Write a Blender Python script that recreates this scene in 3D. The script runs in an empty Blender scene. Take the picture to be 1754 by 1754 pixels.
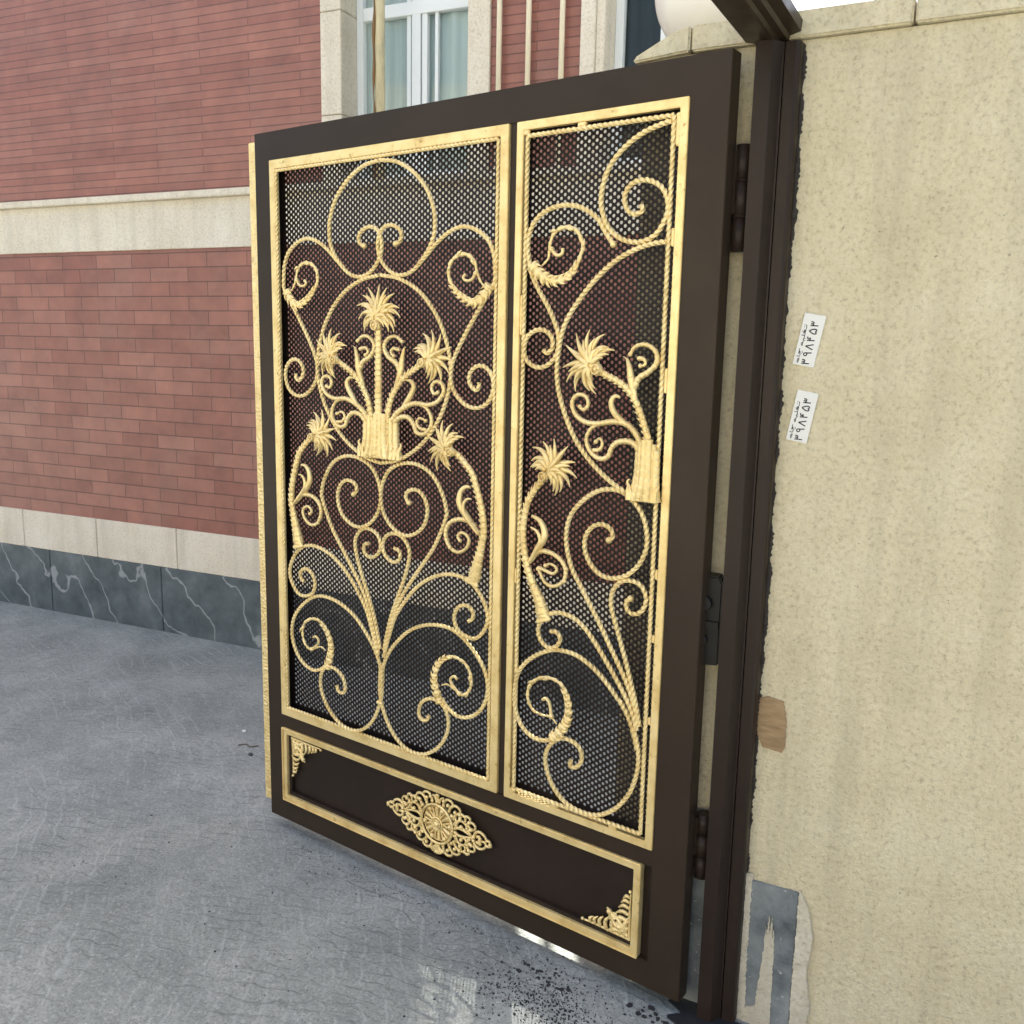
import bpy, math, random
import numpy as np
from mathutils import Vector, Matrix
random.seed(7)
SC = bpy.context.scene
PI = math.pi
# ------------------------------------------------------------ camera
cam = bpy.data.cameras.new("camera"); camo = bpy.data.objects.new("camera", cam)
SC.collection.objects.link(camo); SC.camera = camo
cam.sensor_width = 36.0; cam.lens = 32.85; cam.clip_start = 0.05; cam.clip_end = 500
M = Matrix(((0.8035, -0.1192, 0.5833), (0.5950, 0.1270, -0.7937), (0.0205, 0.9847, 0.1730))).to_4x4()
M.translation = Vector((2.4592, -1.9617, 1.6176))
camo.matrix_world = M
# ------------------------------------------------------------ daylight
SUN_EL, SUN_AZ = math.radians(62), math.radians(-35)      # azimuth from +Y, negative towards -X
SDIR = Vector((math.sin(SUN_AZ)*math.cos(SUN_EL), math.cos(SUN_AZ)*math.cos(SUN_EL), math.sin(SUN_EL)))
w = bpy.data.worlds.new("World"); SC.world = w; w.use_nodes = True
nt = w.node_tree; bg = nt.nodes["Background"]
sky = nt.nodes.new("ShaderNodeTexSky"); sky.sky_type = 'NISHITA'; sky.sun_disc = False
sky.sun_elevation = SUN_EL; sky.sun_rotation = SUN_AZ
sky.air_density = 1.0; sky.dust_density = 7.0; sky.ozone_density = .3
nt.links.new(sky.outputs[0], bg.inputs[0]); bg.inputs[1].default_value = 0.15
sl = bpy.data.lights.new("sun", 'SUN'); sl.energy = 5.0; sl.angle = math.radians(0.5); sl.color = (1.0, .95, .87)
so = bpy.data.objects.new("sun", sl); SC.collection.objects.link(so)
so.rotation_euler = SDIR.to_track_quat('Z', 'Y').to_euler()
SC.view_settings.view_transform = 'Standard'; SC.view_settings.look = 'None'
SC.view_settings.gamma = 1.0; SC.view_settings.exposure = 1.75
SC.cycles.max_bounces = 8; SC.cycles.sample_clamp_indirect = 6
# ------------------------------------------------------------ object helpers
def link(o, parent=None):
    SC.collection.objects.link(o)
    if parent is not None: o.parent = parent
    return o
def tag(o, label=None, cat=None, group=None, kind=None):
    if label: o["label"] = label
    if cat: o["category"] = cat
    if group: o["group"] = group
    if kind: o["kind"] = kind
    return o
def thing(name, label, cat, loc=(0, 0, 0), rz=0.0, group=None):
    o = bpy.data.objects.new(name, None); o.location = loc; o.rotation_euler = (0, 0, rz)
    o.empty_display_size = .1
    return tag(link(o), label, cat, group)
class MB:
    def __init__(s): s.v = []; s.f = []; s.sm = []
    def add(s, V, Fc, smooth=False):
        b = len(s.v); s.v += [tuple(p) for p in V]; s.f += [tuple(b+i for i in q) for q in Fc]; s.sm += [smooth]*len(Fc)
    def box(s, x0, x1, y0, y1, z0, z1):
        s.add([(x0,y0,z0),(x1,y0,z0),(x1,y1,z0),(x0,y1,z0),(x0,y0,z1),(x1,y0,z1),(x1,y1,z1),(x0,y1,z1)],
              [(0,3,2,1),(4,5,6,7),(0,1,5,4),(1,2,6,5),(2,3,7,6),(3,0,4,7)]); return s
    def prism(s, poly, a, b, fn):
        n = len(poly); s.add([fn(p, a) for p in poly]+[fn(p, b) for p in poly],
            [tuple(range(n))[::-1], tuple(range(n, 2*n))]+[(i, (i+1) % n, n+(i+1) % n, n+i) for i in range(n)]); return s
    def cyl(s, c, r, z0, z1, n=24, axis='z', r2=None):
        r2 = r if r2 is None else r2; V = []
        for z, rr in ((z0, r), (z1, r2)):
            for i in range(n):
                a = 2*PI*i/n; u, v_ = rr*math.cos(a), rr*math.sin(a)
                V.append((c[0]+u, c[1]+v_, z) if axis == 'z' else ((c[0]+u, z, c[1]+v_) if axis == 'y' else (z, c[0]+u, c[1]+v_)))
        s.add(V, [tuple(range(n))[::-1], tuple(range(n, 2*n))])
        b = len(s.v)-2*n
        for i in range(n): s.f.append((b+i, b+(i+1) % n, b+n+(i+1) % n, b+n+i)); s.sm.append(True)
        return s
    def ball(s, c, r, n=12, m=8, sq=(1, 1, 1)):
        V = [(c[0], c[1], c[2]+r*sq[2])]
        for j in range(1, m):
            t = PI*j/m
            for i in range(n):
                a = 2*PI*i/n; V.append((c[0]+r*sq[0]*math.sin(t)*math.cos(a), c[1]+r*sq[1]*math.sin(t)*math.sin(a), c[2]+r*sq[2]*math.cos(t)))
        V.append((c[0], c[1], c[2]-r*sq[2])); Fc = []
        for i in range(n):
            Fc.append((0, 1+i, 1+(i+1) % n)); Fc.append((len(V)-1, 1+(m-2)*n+(i+1) % n, 1+(m-2)*n+i))
            for j in range(m-2): Fc.append((1+j*n+i, 1+(j+1)*n+i, 1+(j+1)*n+(i+1) % n, 1+j*n+(i+1) % n))
        s.add(V, Fc, True); return s
    def build(s, name, mat, parent=None, bevel=0.0, seg=2):
        me = bpy.data.meshes.new(name); me.from_pydata(s.v, [], s.f); me.update()
        me.polygons.foreach_set("use_smooth", s.sm)
        me.materials.append(mat)
        import bmesh
        bm = bmesh.new(); bm.from_mesh(me); bmesh.ops.recalc_face_normals(bm, faces=bm.faces)
        if bevel: 
            bmesh.ops.bevel(bm, geom=[e for e in bm.edges if e.is_manifold and e.calc_face_angle(0) > .5], offset=bevel, segments=seg, affect='EDGES', clamp_overlap=True)
        bm.to_mesh(me); bm.free()
        return link(bpy.data.objects.new(name, me), parent)
def plate(xs, zs, open_cells, y0, y1, name, m, parent, bevel=0.0):
    mb = MB(); nx, nz = len(xs)-1, len(zs)-1; idx = {}
    def vid(i, j, y):
        if (i, j, y) not in idx: idx[(i, j, y)] = len(mb.v); mb.v.append((xs[i], y, zs[j]))
        return idx[(i, j, y)]
    full = lambda i, j: 0 <= i < nx and 0 <= j < nz and (i, j) not in open_cells
    def fc(q): mb.f.append(q); mb.sm.append(False)
    for i in range(nx):
        for j in range(nz):
            if not full(i, j): continue
            fc((vid(i, j, y0), vid(i+1, j, y0), vid(i+1, j+1, y0), vid(i, j+1, y0))); fc((vid(i, j, y1), vid(i, j+1, y1), vid(i+1, j+1, y1), vid(i+1, j, y1)))
            for di, dj, a, c in ((-1, 0, (i, j), (i, j+1)), (1, 0, (i+1, j), (i+1, j+1)), (0, -1, (i, j), (i+1, j)), (0, 1, (i, j+1), (i+1, j+1))):
                if not full(i+di, j+dj): fc((vid(*a, y0), vid(*c, y0), vid(*c, y1), vid(*a, y1)))
    return mb.build(name, m, parent, bevel)
def ring_plate(x0, x1, z0, z1, w, y0, y1, name, m, parent, bevel=0.0):
    return plate([x0, x0+w, x1-w, x1], [z0, z0+w, z1-w, z1], {(1, 1)}, y0, y1, name, m, parent, bevel)
def catmull(pts, step=.002):
    P = np.array(pts, float); P = np.vstack([2*P[0]-P[1], P, 2*P[-1]-P[-2]]); out = []
    for i in range(1, len(P)-2):
        p0, p1, p2, p3 = P[i-1:i+3]
        for t in np.linspace(0, 1, 12, endpoint=False):
            out.append(.5*((2*p1)+(-p0+p2)*t+(2*p0-5*p1+4*p2-p3)*t*t+(-p0+3*p1-3*p2+p3)*t**3))
    out.append(P[-2]); Q = np.array(out)
    d = np.r_[0, np.cumsum(np.linalg.norm(np.diff(Q, axis=0), axis=1))]
    n = max(4, int(d[-1]/step)); u = np.linspace(0, d[-1], n)
    return np.stack([np.interp(u, d, Q[:, k]) for k in range(Q.shape[1])], 1), u
def smooth_path(Q, it=8, closed=False):
    Q = Q.copy()
    for _ in range(it): Q[1:-1] = .25*Q[:-2]+.5*Q[1:-1]+.25*Q[2:]
    return Q
def tube(mb, pts, r=.0055, y=-.006, step=.002, twist=True, rf=None, nsec=8, flat=1.0, ends=0.0, pitch=.058):
    """bar of metal following a planar path in the plane of the leaf; rf(t, s) scales the radius"""
    Q, s = catmull(pts, step); Q = smooth_path(Q, 6)
    T = np.gradient(Q, axis=0); T /= np.linalg.norm(T, axis=1)[:, None]+1e-12
    N = np.stack([-T[:, 1], T[:, 0]], 1); n = len(Q); L = s[-1]; V = []
    for i in range(n):
        rr = r*(rf(s[i]/L, s[i]) if rf else 1.0)
        ph = 2*PI*s[i]/pitch if twist else 0
        for k in range(nsec):
            a = 2*PI*k/nsec; m = (1.17 if k % 2 == 0 else .84) if twist else 1.0
            ca, sa = math.cos(a+ph)*rr*m, math.sin(a+ph)*rr*m*flat
            V.append((Q[i, 0]+N[i, 0]*ca, y-sa, Q[i, 1]+N[i, 1]*ca))
    Fc = [(i*nsec+k, i*nsec+(k+1) % nsec, (i+1)*nsec+(k+1) % nsec, (i+1)*nsec+k) for i in range(n-1) for k in range(nsec)]
    Fc += [tuple(range(nsec)), tuple(range((n-1)*nsec, n*nsec))[::-1]]
    mb.add(V, Fc, not twist)
    if ends: mb.ball((Q[0, 0], y, Q[0, 1]), ends)
    return Q
def mir(p, c=.542): return [(2*c-a, b) for a, b in p]
# ------------------------------------------------------------ material helpers
def mat(name, base, rough=.5, metal=0.0, spec=.5):
    m = bpy.data.materials.new(name); m.use_nodes = True; b = m.node_tree.nodes["Principled BSDF"]
    b.inputs["Base Color"].default_value = (*base, 1); b.inputs["Roughness"].default_value = rough
    b.inputs["Metallic"].default_value = metal; b.inputs["Specular IOR Level"].default_value = spec
    return m, m.node_tree, b
def N(t, typ, **kw):
    n = t.nodes.new(typ)
    for k, v in kw.items(): setattr(n, k, v)
    return n
def coords(t, scale=(1, 1, 1), rot=(0, 0, 0), kind="Object"):
    tc = N(t, "ShaderNodeTexCoord"); mp = N(t, "ShaderNodeMapping")
    mp.inputs["Scale"].default_value = scale; mp.inputs["Rotation"].default_value = rot
    t.links.new(tc.outputs[kind], mp.inputs[0]); return mp.outputs[0]
def noise(t, vec, scale, detail=5, rough=.6, dist=0.0):
    n = N(t, "ShaderNodeTexNoise"); n.inputs["Scale"].default_value = scale; n.inputs["Detail"].default_value = detail
    n.inputs["Roughness"].default_value = rough; n.inputs["Distortion"].default_value = dist
    t.links.new(vec, n.inputs["Vector"]); return n.outputs[0]
def ramp(t, fac, stops):
    r = N(t, "ShaderNodeValToRGB"); e = r.color_ramp.elements
    while len(e) < len(stops): e.new(.5)
    for el, (p, c) in zip(e, stops): el.position = p; el.color = (*c, 1) if len(c) == 3 else c
    t.links.new(fac, r.inputs[0]); return r.outputs[0]
def mix(t, fac, a, b, mode='MIX'):
    m = N(t, "ShaderNodeMix", data_type='RGBA', blend_type=mode)
    for s, v in ((m.inputs[0], fac), (m.inputs[6], a), (m.inputs[7], b)):
        if isinstance(v, (int, float)): s.default_value = v
        elif isinstance(v, tuple): s.default_value = (*v, 1)
        else: t.links.new(v, s)
    return m.outputs[2]
def bump(t, b, h, strength=.3, dist=.01, prev=None):
    n = N(t, "ShaderNodeBump"); n.inputs["Strength"].default_value = strength; n.inputs["Distance"].default_value = dist
    t.links.new(h, n.inputs["Height"])
    if prev is not None: t.links.new(prev, n.inputs["Normal"])
    t.links.new(n.outputs[0], b.inputs["Normal"]); return n.outputs[0]
g3 = lambda v: (v, v, v)
def m_brown(name="brown_paint", base=(.031, .0215, .014)):
    m, t, b = mat(name, base, .40, 0, .17); v = coords(t)
    c = ramp(t, noise(t, v, 3.0, 4), [(.3, tuple(x*.88 for x in base)), (.7, tuple(x*1.15 for x in base))])
    sp = ramp(t, noise(t, v, 160, 2), [(.74, g3(0)), (.78, g3(1))])
    t.links.new(mix(t, sp, c, (.06, .045, .035)), b.inputs[0])
    t.links.new(ramp(t, noise(t, v, 9, 5), [(.3, g3(.28)), (.75, g3(.46))]), b.inputs["Roughness"])
    bump(t, b, noise(t, v, 220, 3), .12, .002, bump(t, b, noise(t, v, 5, 2), .25, .006)); return m
def m_gold(name="gold_paint", hammered=False):
    m, t, b = mat(name, (.82, .66, .32), .42, .48, .5); v = coords(t)
    c = ramp(t, noise(t, v, 14, 5), [(.28, (.64, .46, .18)), (.5, (.80, .625, .285)), (.75, (.87, .71, .37))])
    dk = ramp(t, noise(t, v, 48, 6, .75), [(.31, g3(1)), (.40, g3(0))])
    t.links.new(mix(t, dk, c, (.42, .28, .09)), b.inputs[0])
    t.links.new(ramp(t, noise(t, v, 40, 3), [(.3, g3(.33)), (.7, g3(.52))]), b.inputs["Roughness"])
    if hammered:
        vo = N(t, "ShaderNodeTexVoronoi"); vo.inputs["Scale"].default_value = 110; t.links.new(v, vo.inputs["Vector"])
        bump(t, b, vo.outputs[0], .7, .006)
    else: bump(t, b, noise(t, v, 190, 3), .25, .002)
    return m
def m_stone(name, lo, mid, hi, pit=.5, sc=6, dirt=(.12, .10, .08), dirt_amt=.70, rough=.8):
    m, t, b = mat(name, mid, rough); v = coords(t)
    c = ramp(t, noise(t, v, sc, 8, .65), [(.3, lo), (.5, mid), (.7, hi)])
    d = ramp(t, noise(t, v, sc*13, 4, .7), [(dirt_amt, g3(0)), (dirt_amt+.05, g3(1))])
    c2 = mix(t, .55, c, ramp(t, noise(t, v, 85, 6, .8), [(.36, tuple(x*.62 for x in lo)), (.46, mid), (.62, hi)]))
    st = ramp(t, noise(t, coords(t, (7, 7, .55)), 1.6, 6, .6), [(.46, g3(0)), (.72, g3(.42))])
    c2 = mix(t, st, c2, tuple(x*.62 for x in mid)); t.links.new(mix(t, d, c2, dirt), b.inputs[0])
    bump(t, b, noise(t, v, 55, 8, .75), pit, .012, bump(t, b, noise(t, v, 160, 4), pit*.6, .004)); return m
def m_brick(name, course, length, cols, mortar, off=(0, 0)):
    m, t, b = mat(name, cols[0], .42, 0, .5)
    tc = N(t, "ShaderNodeTexCoord"); sp = N(t, "ShaderNodeSeparateXYZ"); cb = N(t, "ShaderNodeCombineXYZ")
    t.links.new(tc.outputs["Object"], sp.inputs[0]); t.links.new(sp.outputs[0], cb.inputs[0]); t.links.new(sp.outputs[2], cb.inputs[1])
    mp = N(t, "ShaderNodeMapping"); mp.inputs["Location"].default_value = (off[0], off[1], 0); t.links.new(cb.outputs[0], mp.inputs[0])
    br = N(t, "ShaderNodeTexBrick"); br.offset = .5; br.inputs["Scale"].default_value = 1.0
    br.inputs["Brick Width"].default_value = length; br.inputs["Row Height"].default_value = course
    br.inputs["Mortar Size"].default_value = .0022; br.inputs["Mortar Smooth"].default_value = .3; br.inputs["Bias"].default_value = 0
    br.inputs["Color1"].default_value = (*cols[0], 1); br.inputs["Color2"].default_value = (*cols[1], 1); br.inputs["Mortar"].default_value = (*mortar, 1)
    t.links.new(mp.outputs[0], br.inputs["Vector"])
    v = coords(t); c = mix(t, .6, br.outputs[0], mix(t, 1.0, br.outputs[0], ramp(t, noise(t, v, 7, 6), [(.3, (.7, .72, .74)), (.7, (1.35, 1.3, 1.25))]), 'MULTIPLY'))
    c = mix(t, ramp(t, noise(t, v, 2.2, 5), [(.5, g3(0)), (.8, g3(.35))]), c, (.27, .18, .145))
    t.links.new(c, b.inputs[0])
    iv = N(t, "ShaderNodeMath", operation='SUBTRACT'); iv.inputs[0].default_value = 1; t.links.new(br.outputs["Fac"], iv.inputs[1])
    bump(t, b, noise(t, v, 90, 4), .12, .003, bump(t, b, iv.outputs[0], 1.0, .010)); return m
def m_marble():
    m, t, b = mat("dark_marble", (.05, .065, .08), .35); v = coords(t)
    wv = N(t, "ShaderNodeTexWave", wave_type='BANDS'); wv.inputs["Scale"].default_value = 1.6; wv.inputs["Distortion"].default_value = 9
    wv.inputs["Detail"].default_value = 4; wv.inputs["Detail Scale"].default_value = 1.4
    t.links.new(coords(t, (1, 1, .8), (0, .9, .3)), wv.inputs["Vector"])
    vein = ramp(t, wv.outputs[0], [(.0, g3(.55)), (.012, g3(0))])
    c = ramp(t, noise(t, v, 5, 7, .7), [(.3, (.045, .060, .066)), (.55, (.095, .118, .125)), (.75, (.17, .195, .20))])
    t.links.new(mix(t, vein, c, (.42, .44, .44)), b.inputs[0]); return m
def m_ground():
    m, t, b = mat("stone_paving", (.22, .23, .23), .8, 0, .28); v = coords(t)
    c = ramp(t, noise(t, v, 2.2, 9, .62), [(.32, (.170, .188, .172)), (.5, (.238, .256, .234)), (.68, (.312, .326, .296))])
    c = mix(t, ramp(t, noise(t, v, 34, 6, .8), [(.36, g3(.42)), (.52, g3(0))]), c, (.11, .12, .118))
    c = mix(t, ramp(t, noise(t, v, 120, 4, .85), [(.40, g3(.6)), (.50, g3(0))]), c, (.085, .092, .09))
    c = mix(t, ramp(t, noise(t, v, 88, 4, .85), [(.54, g3(0)), (.66, g3(.5))]), c, (.46, .47, .44))
    pv = None
    for sc, ds, off, col, thr, a in ((5.5, 10, (3.1, 4.2, 0), (.34, .365, .34), .12, .38), (6.7, 16, (-1.5, 3.6, 0), (.10, .11, .105), .09, .48), (9.0, 22, (2.0, -4.0, 0), (.12, .13, .12), .09, .42), (4.2, 20, (-3.0, -2.0, 0), (.33, .35, .325), .09, .30)):
        wv = N(t, "ShaderNodeTexWave", wave_type='RINGS', rings_direction='Z'); wv.inputs["Scale"].default_value = sc; wv.inputs["Distortion"].default_value = ds
        wv.inputs["Detail"].default_value = 4; wv.inputs["Detail Scale"].default_value = .35; wv.inputs["Detail Roughness"].default_value = .6
        mpv = coords(t, (1, 1, 1)); mpv.node.inputs["Location"].default_value = off; t.links.new(mpv, wv.inputs["Vector"])
        ln = ramp(t, wv.outputs[0], [(.0, g3(a)), (thr, g3(0))])
        mk = mix(t, 1.0, ln, ramp(t, noise(t, v, 2.3+sc*.5, 4), [(.44, g3(0)), (.62, g3(1))]), 'MULTIPLY')
        c = mix(t, mk, c, col); pv = bump(t, b, mk, .6, .005, pv)
    c = mix(t, ramp(t, noise(t, v, 38, 4, .85), [(.70, g3(0)), (.73, g3(.8))]), c, (.06, .06, .062))
    t.links.new(c, b.inputs[0]); t.links.new(ramp(t, noise(t, v, 11, 4), [(.3, g3(.68)), (.7, g3(.92))]), b.inputs["Roughness"])
    bump(t, b, noise(t, v, 120, 6, .75), .4, .004, pv); return m
BROWN = m_brown(); BROWN_D = m_brown("brown_paint_dull", (.023, .0155, .0115)); GOLD = m_gold(); GOLDH = m_gold("hammered_gold_paint", True)
MESHM = m_brown("perforated_sheet_paint", (.019, .014, .012))
CREAM = m_stone("cream_travertine", (.50, .44, .32), (.64, .58, .46), (.74, .69, .58), .25, 4, (.30, .25, .18), .76)
PILLAR = m_stone("bush_hammered_stone", (.60, .51, .31), (.75, .66, .43), (.86, .79, .57), 1.0, 5, (.13, .105, .07), .68)
WHITE = mat("white_upvc", (.72, .76, .76), .3)[0]
MARBLE = m_marble()
SLATE, st_, sb_ = mat("worn_grey_marble", (.2, .21, .22), .5)
_v = coords(st_); _c = ramp(st_, noise(st_, _v, 7, 7, .65), [(.32, (.045, .055, .062)), (.5, (.15, .17, .175)), (.68, (.24, .26, .255))])
_c = mix(st_, ramp(st_, noise(st_, _v, 60, 4), [(.66, g3(0)), (.70, g3(.8))]), _c, (.5, .5, .46)); st_.links.new(_c, sb_.inputs[0]); GROUND = m_ground()
BRK_UP = m_brick("thin_red_brick", .0395, .62, ((.235, .088, .062), (.285, .118, .084)), (.175, .078, .060), (0, .0105))
BRK_LO = m_brick("red_brick", .0755, .265, ((.215, .078, .056), (.290, .122, .088)), (.115, .055, .043), (0, .034))
BLACK = mat("black_steel", (.004, .0035, .0035), .45, 0, .3)[0]
TW_L={'c1':[(0.5438,2.122),(0.6067,2.1116),(0.6679,2.0802),(0.716,2.0335),(0.7418,1.9804),(0.7463,1.9374),(0.7406,1.9034),(0.7171,1.8655),(0.687,1.8359)],
's1':[(0.6033,1.8947),(0.6221,1.9049),(0.6221,1.9292),(0.5876,1.9466),(0.5524,1.9375),(0.5348,1.9046),(0.5411,1.8636),(0.5745,1.8262),(0.6158,1.8106),(0.6625,1.819),(0.7081,1.8527),(0.7525,1.8899),(0.7988,1.9174),(0.8442,1.9276),(0.8889,1.9167),(0.9276,1.8899),(0.9473,1.8519),(0.9519,1.8144),(0.9515,1.784),(0.9277,1.751),(0.8872,1.6962),(0.8484,1.6398),(0.8174,1.5866),(0.8061,1.5464),(0.8124,1.5109),(0.8333,1.4827),(0.8655,1.4621),(0.9027,1.4587),(0.9361,1.4758),(0.953,1.5123),(0.9468,1.5466),(0.9231,1.5675),(0.8951,1.568),(0.8727,1.5485),(0.872,1.5243),(0.8905,1.5053),(0.9029,1.5102),(0.9049,1.5256)],
'oval':[(0.5454,1.8129),(0.6189,1.8001),(0.6934,1.7636),(0.7542,1.7009),(0.7904,1.6304),(0.8059,1.5642),(0.8024,1.5105),(0.7775,1.4415),(0.7325,1.3766),(0.6765,1.3279),(0.609,1.2927),(0.5392,1.2788)],
'heart':[(0.6545,1.1736),(0.6416,1.1891),(0.6512,1.2085),(0.6864,1.2142),(0.715,1.1925),(0.7246,1.1554),(0.7079,1.1101),(0.6644,1.0809),(0.6187,1.0796),(0.5721,1.1072),(0.5453,1.1536),(0.5442,1.203),(0.5659,1.2494),(0.5958,1.2732),(0.6447,1.2882),(0.6956,1.2856),(0.7426,1.2631),(0.7767,1.2197),(0.7942,1.1747),(0.7927,1.1448),(0.7535,1.0633),(0.7002,0.9921),(0.6484,0.9241),(0.6085,0.8616),(0.5848,0.8008),(0.5674,0.7403),(0.5534,0.6955)],
'small':[(0.5934,1.0314),(0.6134,1.0259),(0.6153,1.0037),(0.5919,0.9891),(0.5616,1.0006),(0.546,1.0286),(0.5571,1.0603),(0.5888,1.0756),(0.6253,1.0697),(0.6515,1.0389),(0.6503,0.9991),(0.6306,0.9411),(0.6018,0.8756),(0.5793,0.8203),(0.5627,0.7653),(0.55,0.7105)],
'mid':[(0.5534,0.6903),(0.5778,0.7632),(0.6018,0.8246),(0.6386,0.8772),(0.6844,0.9278),(0.7366,0.9647),(0.7914,0.9858),(0.8461,0.9904),(0.8939,0.9755),(0.9297,0.9393),(0.9479,0.8979),(0.9428,0.8614),(0.9142,0.826),(0.8817,0.8194),(0.8434,0.8344),(0.8296,0.8681),(0.8425,0.8987),(0.8712,0.9107),(0.8952,0.8998),(0.8968,0.8786),(0.8809,0.866)],
'low':[(0.546,0.6041),(0.5484,0.6576),(0.5722,0.7074),(0.6084,0.7514),(0.6586,0.7949),(0.7236,0.8239),(0.793,0.8327),(0.8485,0.8184),(0.9032,0.7789),(0.9396,0.7314),(0.9495,0.6756),(0.9299,0.6218),(0.8915,0.5872),(0.8457,0.5763),(0.8082,0.5908),(0.7827,0.6147)],
'drop':[(0.5414,0.6613),(0.5368,0.5859),(0.5457,0.54),(0.57,0.4873),(0.6081,0.4439),(0.6594,0.421),(0.7195,0.4265),(0.7745,0.4641),(0.8077,0.5195),(0.8084,0.5706),(0.7828,0.6021),(0.7444,0.6063),(0.7087,0.5861),(0.697,0.5521),(0.707,0.5339),(0.7273,0.534),(0.737,0.552)]}
LEAF_L={'a':([(0.9381,1.776),(0.9195,1.7511),(0.8949,1.7337),(0.8697,1.7357),(0.8295,1.759),(0.8002,1.7963),(0.801,1.8307),(0.8226,1.8512),(0.8565,1.8563),(0.8847,1.8383),(0.8953,1.8064),(0.9107,1.7808),(0.9246,1.7721)],0.0105,0.0055),
'a2':([(0.8908,1.8066),(0.8755,1.7901),(0.8564,1.7893),(0.8472,1.7985),(0.8562,1.8055)],0.004,0.004),
'b':([(0.7796,0.5988),(0.7633,0.6404),(0.7585,0.6798),(0.7741,0.7185),(0.8064,0.7456),(0.8434,0.7498),(0.877,0.7342),(0.8938,0.7013),(0.8872,0.6653),(0.8602,0.6439),(0.8323,0.6546),(0.8073,0.6636),(0.7854,0.6558)],0.0095,0.005),
'b2':([(0.8509,0.6466),(0.826,0.6655),(0.8165,0.6807),(0.8306,0.694),(0.843,0.6869)],0.004,0.004)}
PALM_L={'trunk':[(0.8996,0.9859),(0.9105,1.0299),(0.924,1.0831),(0.9317,1.1302),(0.9219,1.193),(0.9007,1.2543),(0.8887,1.2818),(0.8592,1.3109),(0.8354,1.3294)],
'crown':(0.8008,1.3426),
'leaf':[(0.9147,1.1187),(0.8732,1.1595),(0.8462,1.1933),(0.8487,1.226),(0.8661,1.2425),(0.8836,1.2425)],
'spir':[(0.9028,1.1356),(0.8734,1.1503),(0.8319,1.1474),(0.8033,1.1273),(0.7963,1.0979),(0.8119,1.0669),(0.8422,1.0562),(0.8717,1.0732),(0.8801,1.1001),(0.8562,1.1145),(0.8385,1.1014),(0.8477,1.0909)]}
PALM_C={'trunk':[(0.5426,1.2952),(0.5433,1.4139),(0.544,1.5568),(0.5446,1.6646)],
'crown':(0.5461,1.7063),
'base':[(0.466,1.2961),(0.622,1.3092),(0.4857,1.4007),(0.6026,1.4079)],
'side':[(0.5727,1.305),(0.5716,1.3677),(0.5764,1.4254),(0.5929,1.4737),(0.622,1.5125),(0.6507,1.5367),(0.6944,1.561)],
'sidecrown':(0.7341,1.5825),
'fork':[(0.6059,1.4978),(0.6252,1.5452),(0.6316,1.5824),(0.6392,1.6101)],
'ring':[(0.622,1.5451),(0.6092,1.5679),(0.5769,1.5858),(0.5607,1.6135),(0.5771,1.6369),(0.6061,1.6428),(0.6303,1.6283)],
'ringc':[(0.622,1.6052),(0.5964,1.6094),(0.5867,1.5976),(0.5983,1.5886)],
'scr':[(0.5895,1.4024),(0.6091,1.4273),(0.6444,1.4481),(0.6823,1.4594),(0.7258,1.457),(0.7622,1.468),(0.7848,1.4962),(0.7768,1.5184),(0.7527,1.522),(0.7407,1.5057),(0.75,1.4879),(0.7632,1.493)],
'leaf':[(0.6285,1.4378),(0.6603,1.4769),(0.6759,1.5053),(0.6633,1.521),(0.6443,1.5226)],
'low':[(0.5993,1.3982),(0.622,1.4162),(0.654,1.4182),(0.6763,1.3985),(0.6858,1.378),(0.7139,1.3753),(0.7385,1.3979),(0.7395,1.4256),(0.7197,1.4498),(0.6886,1.4574)],
'lowc':[(0.7231,1.3876),(0.6983,1.3906),(0.6857,1.4061),(0.6981,1.4194),(0.7199,1.4129)]}
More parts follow.
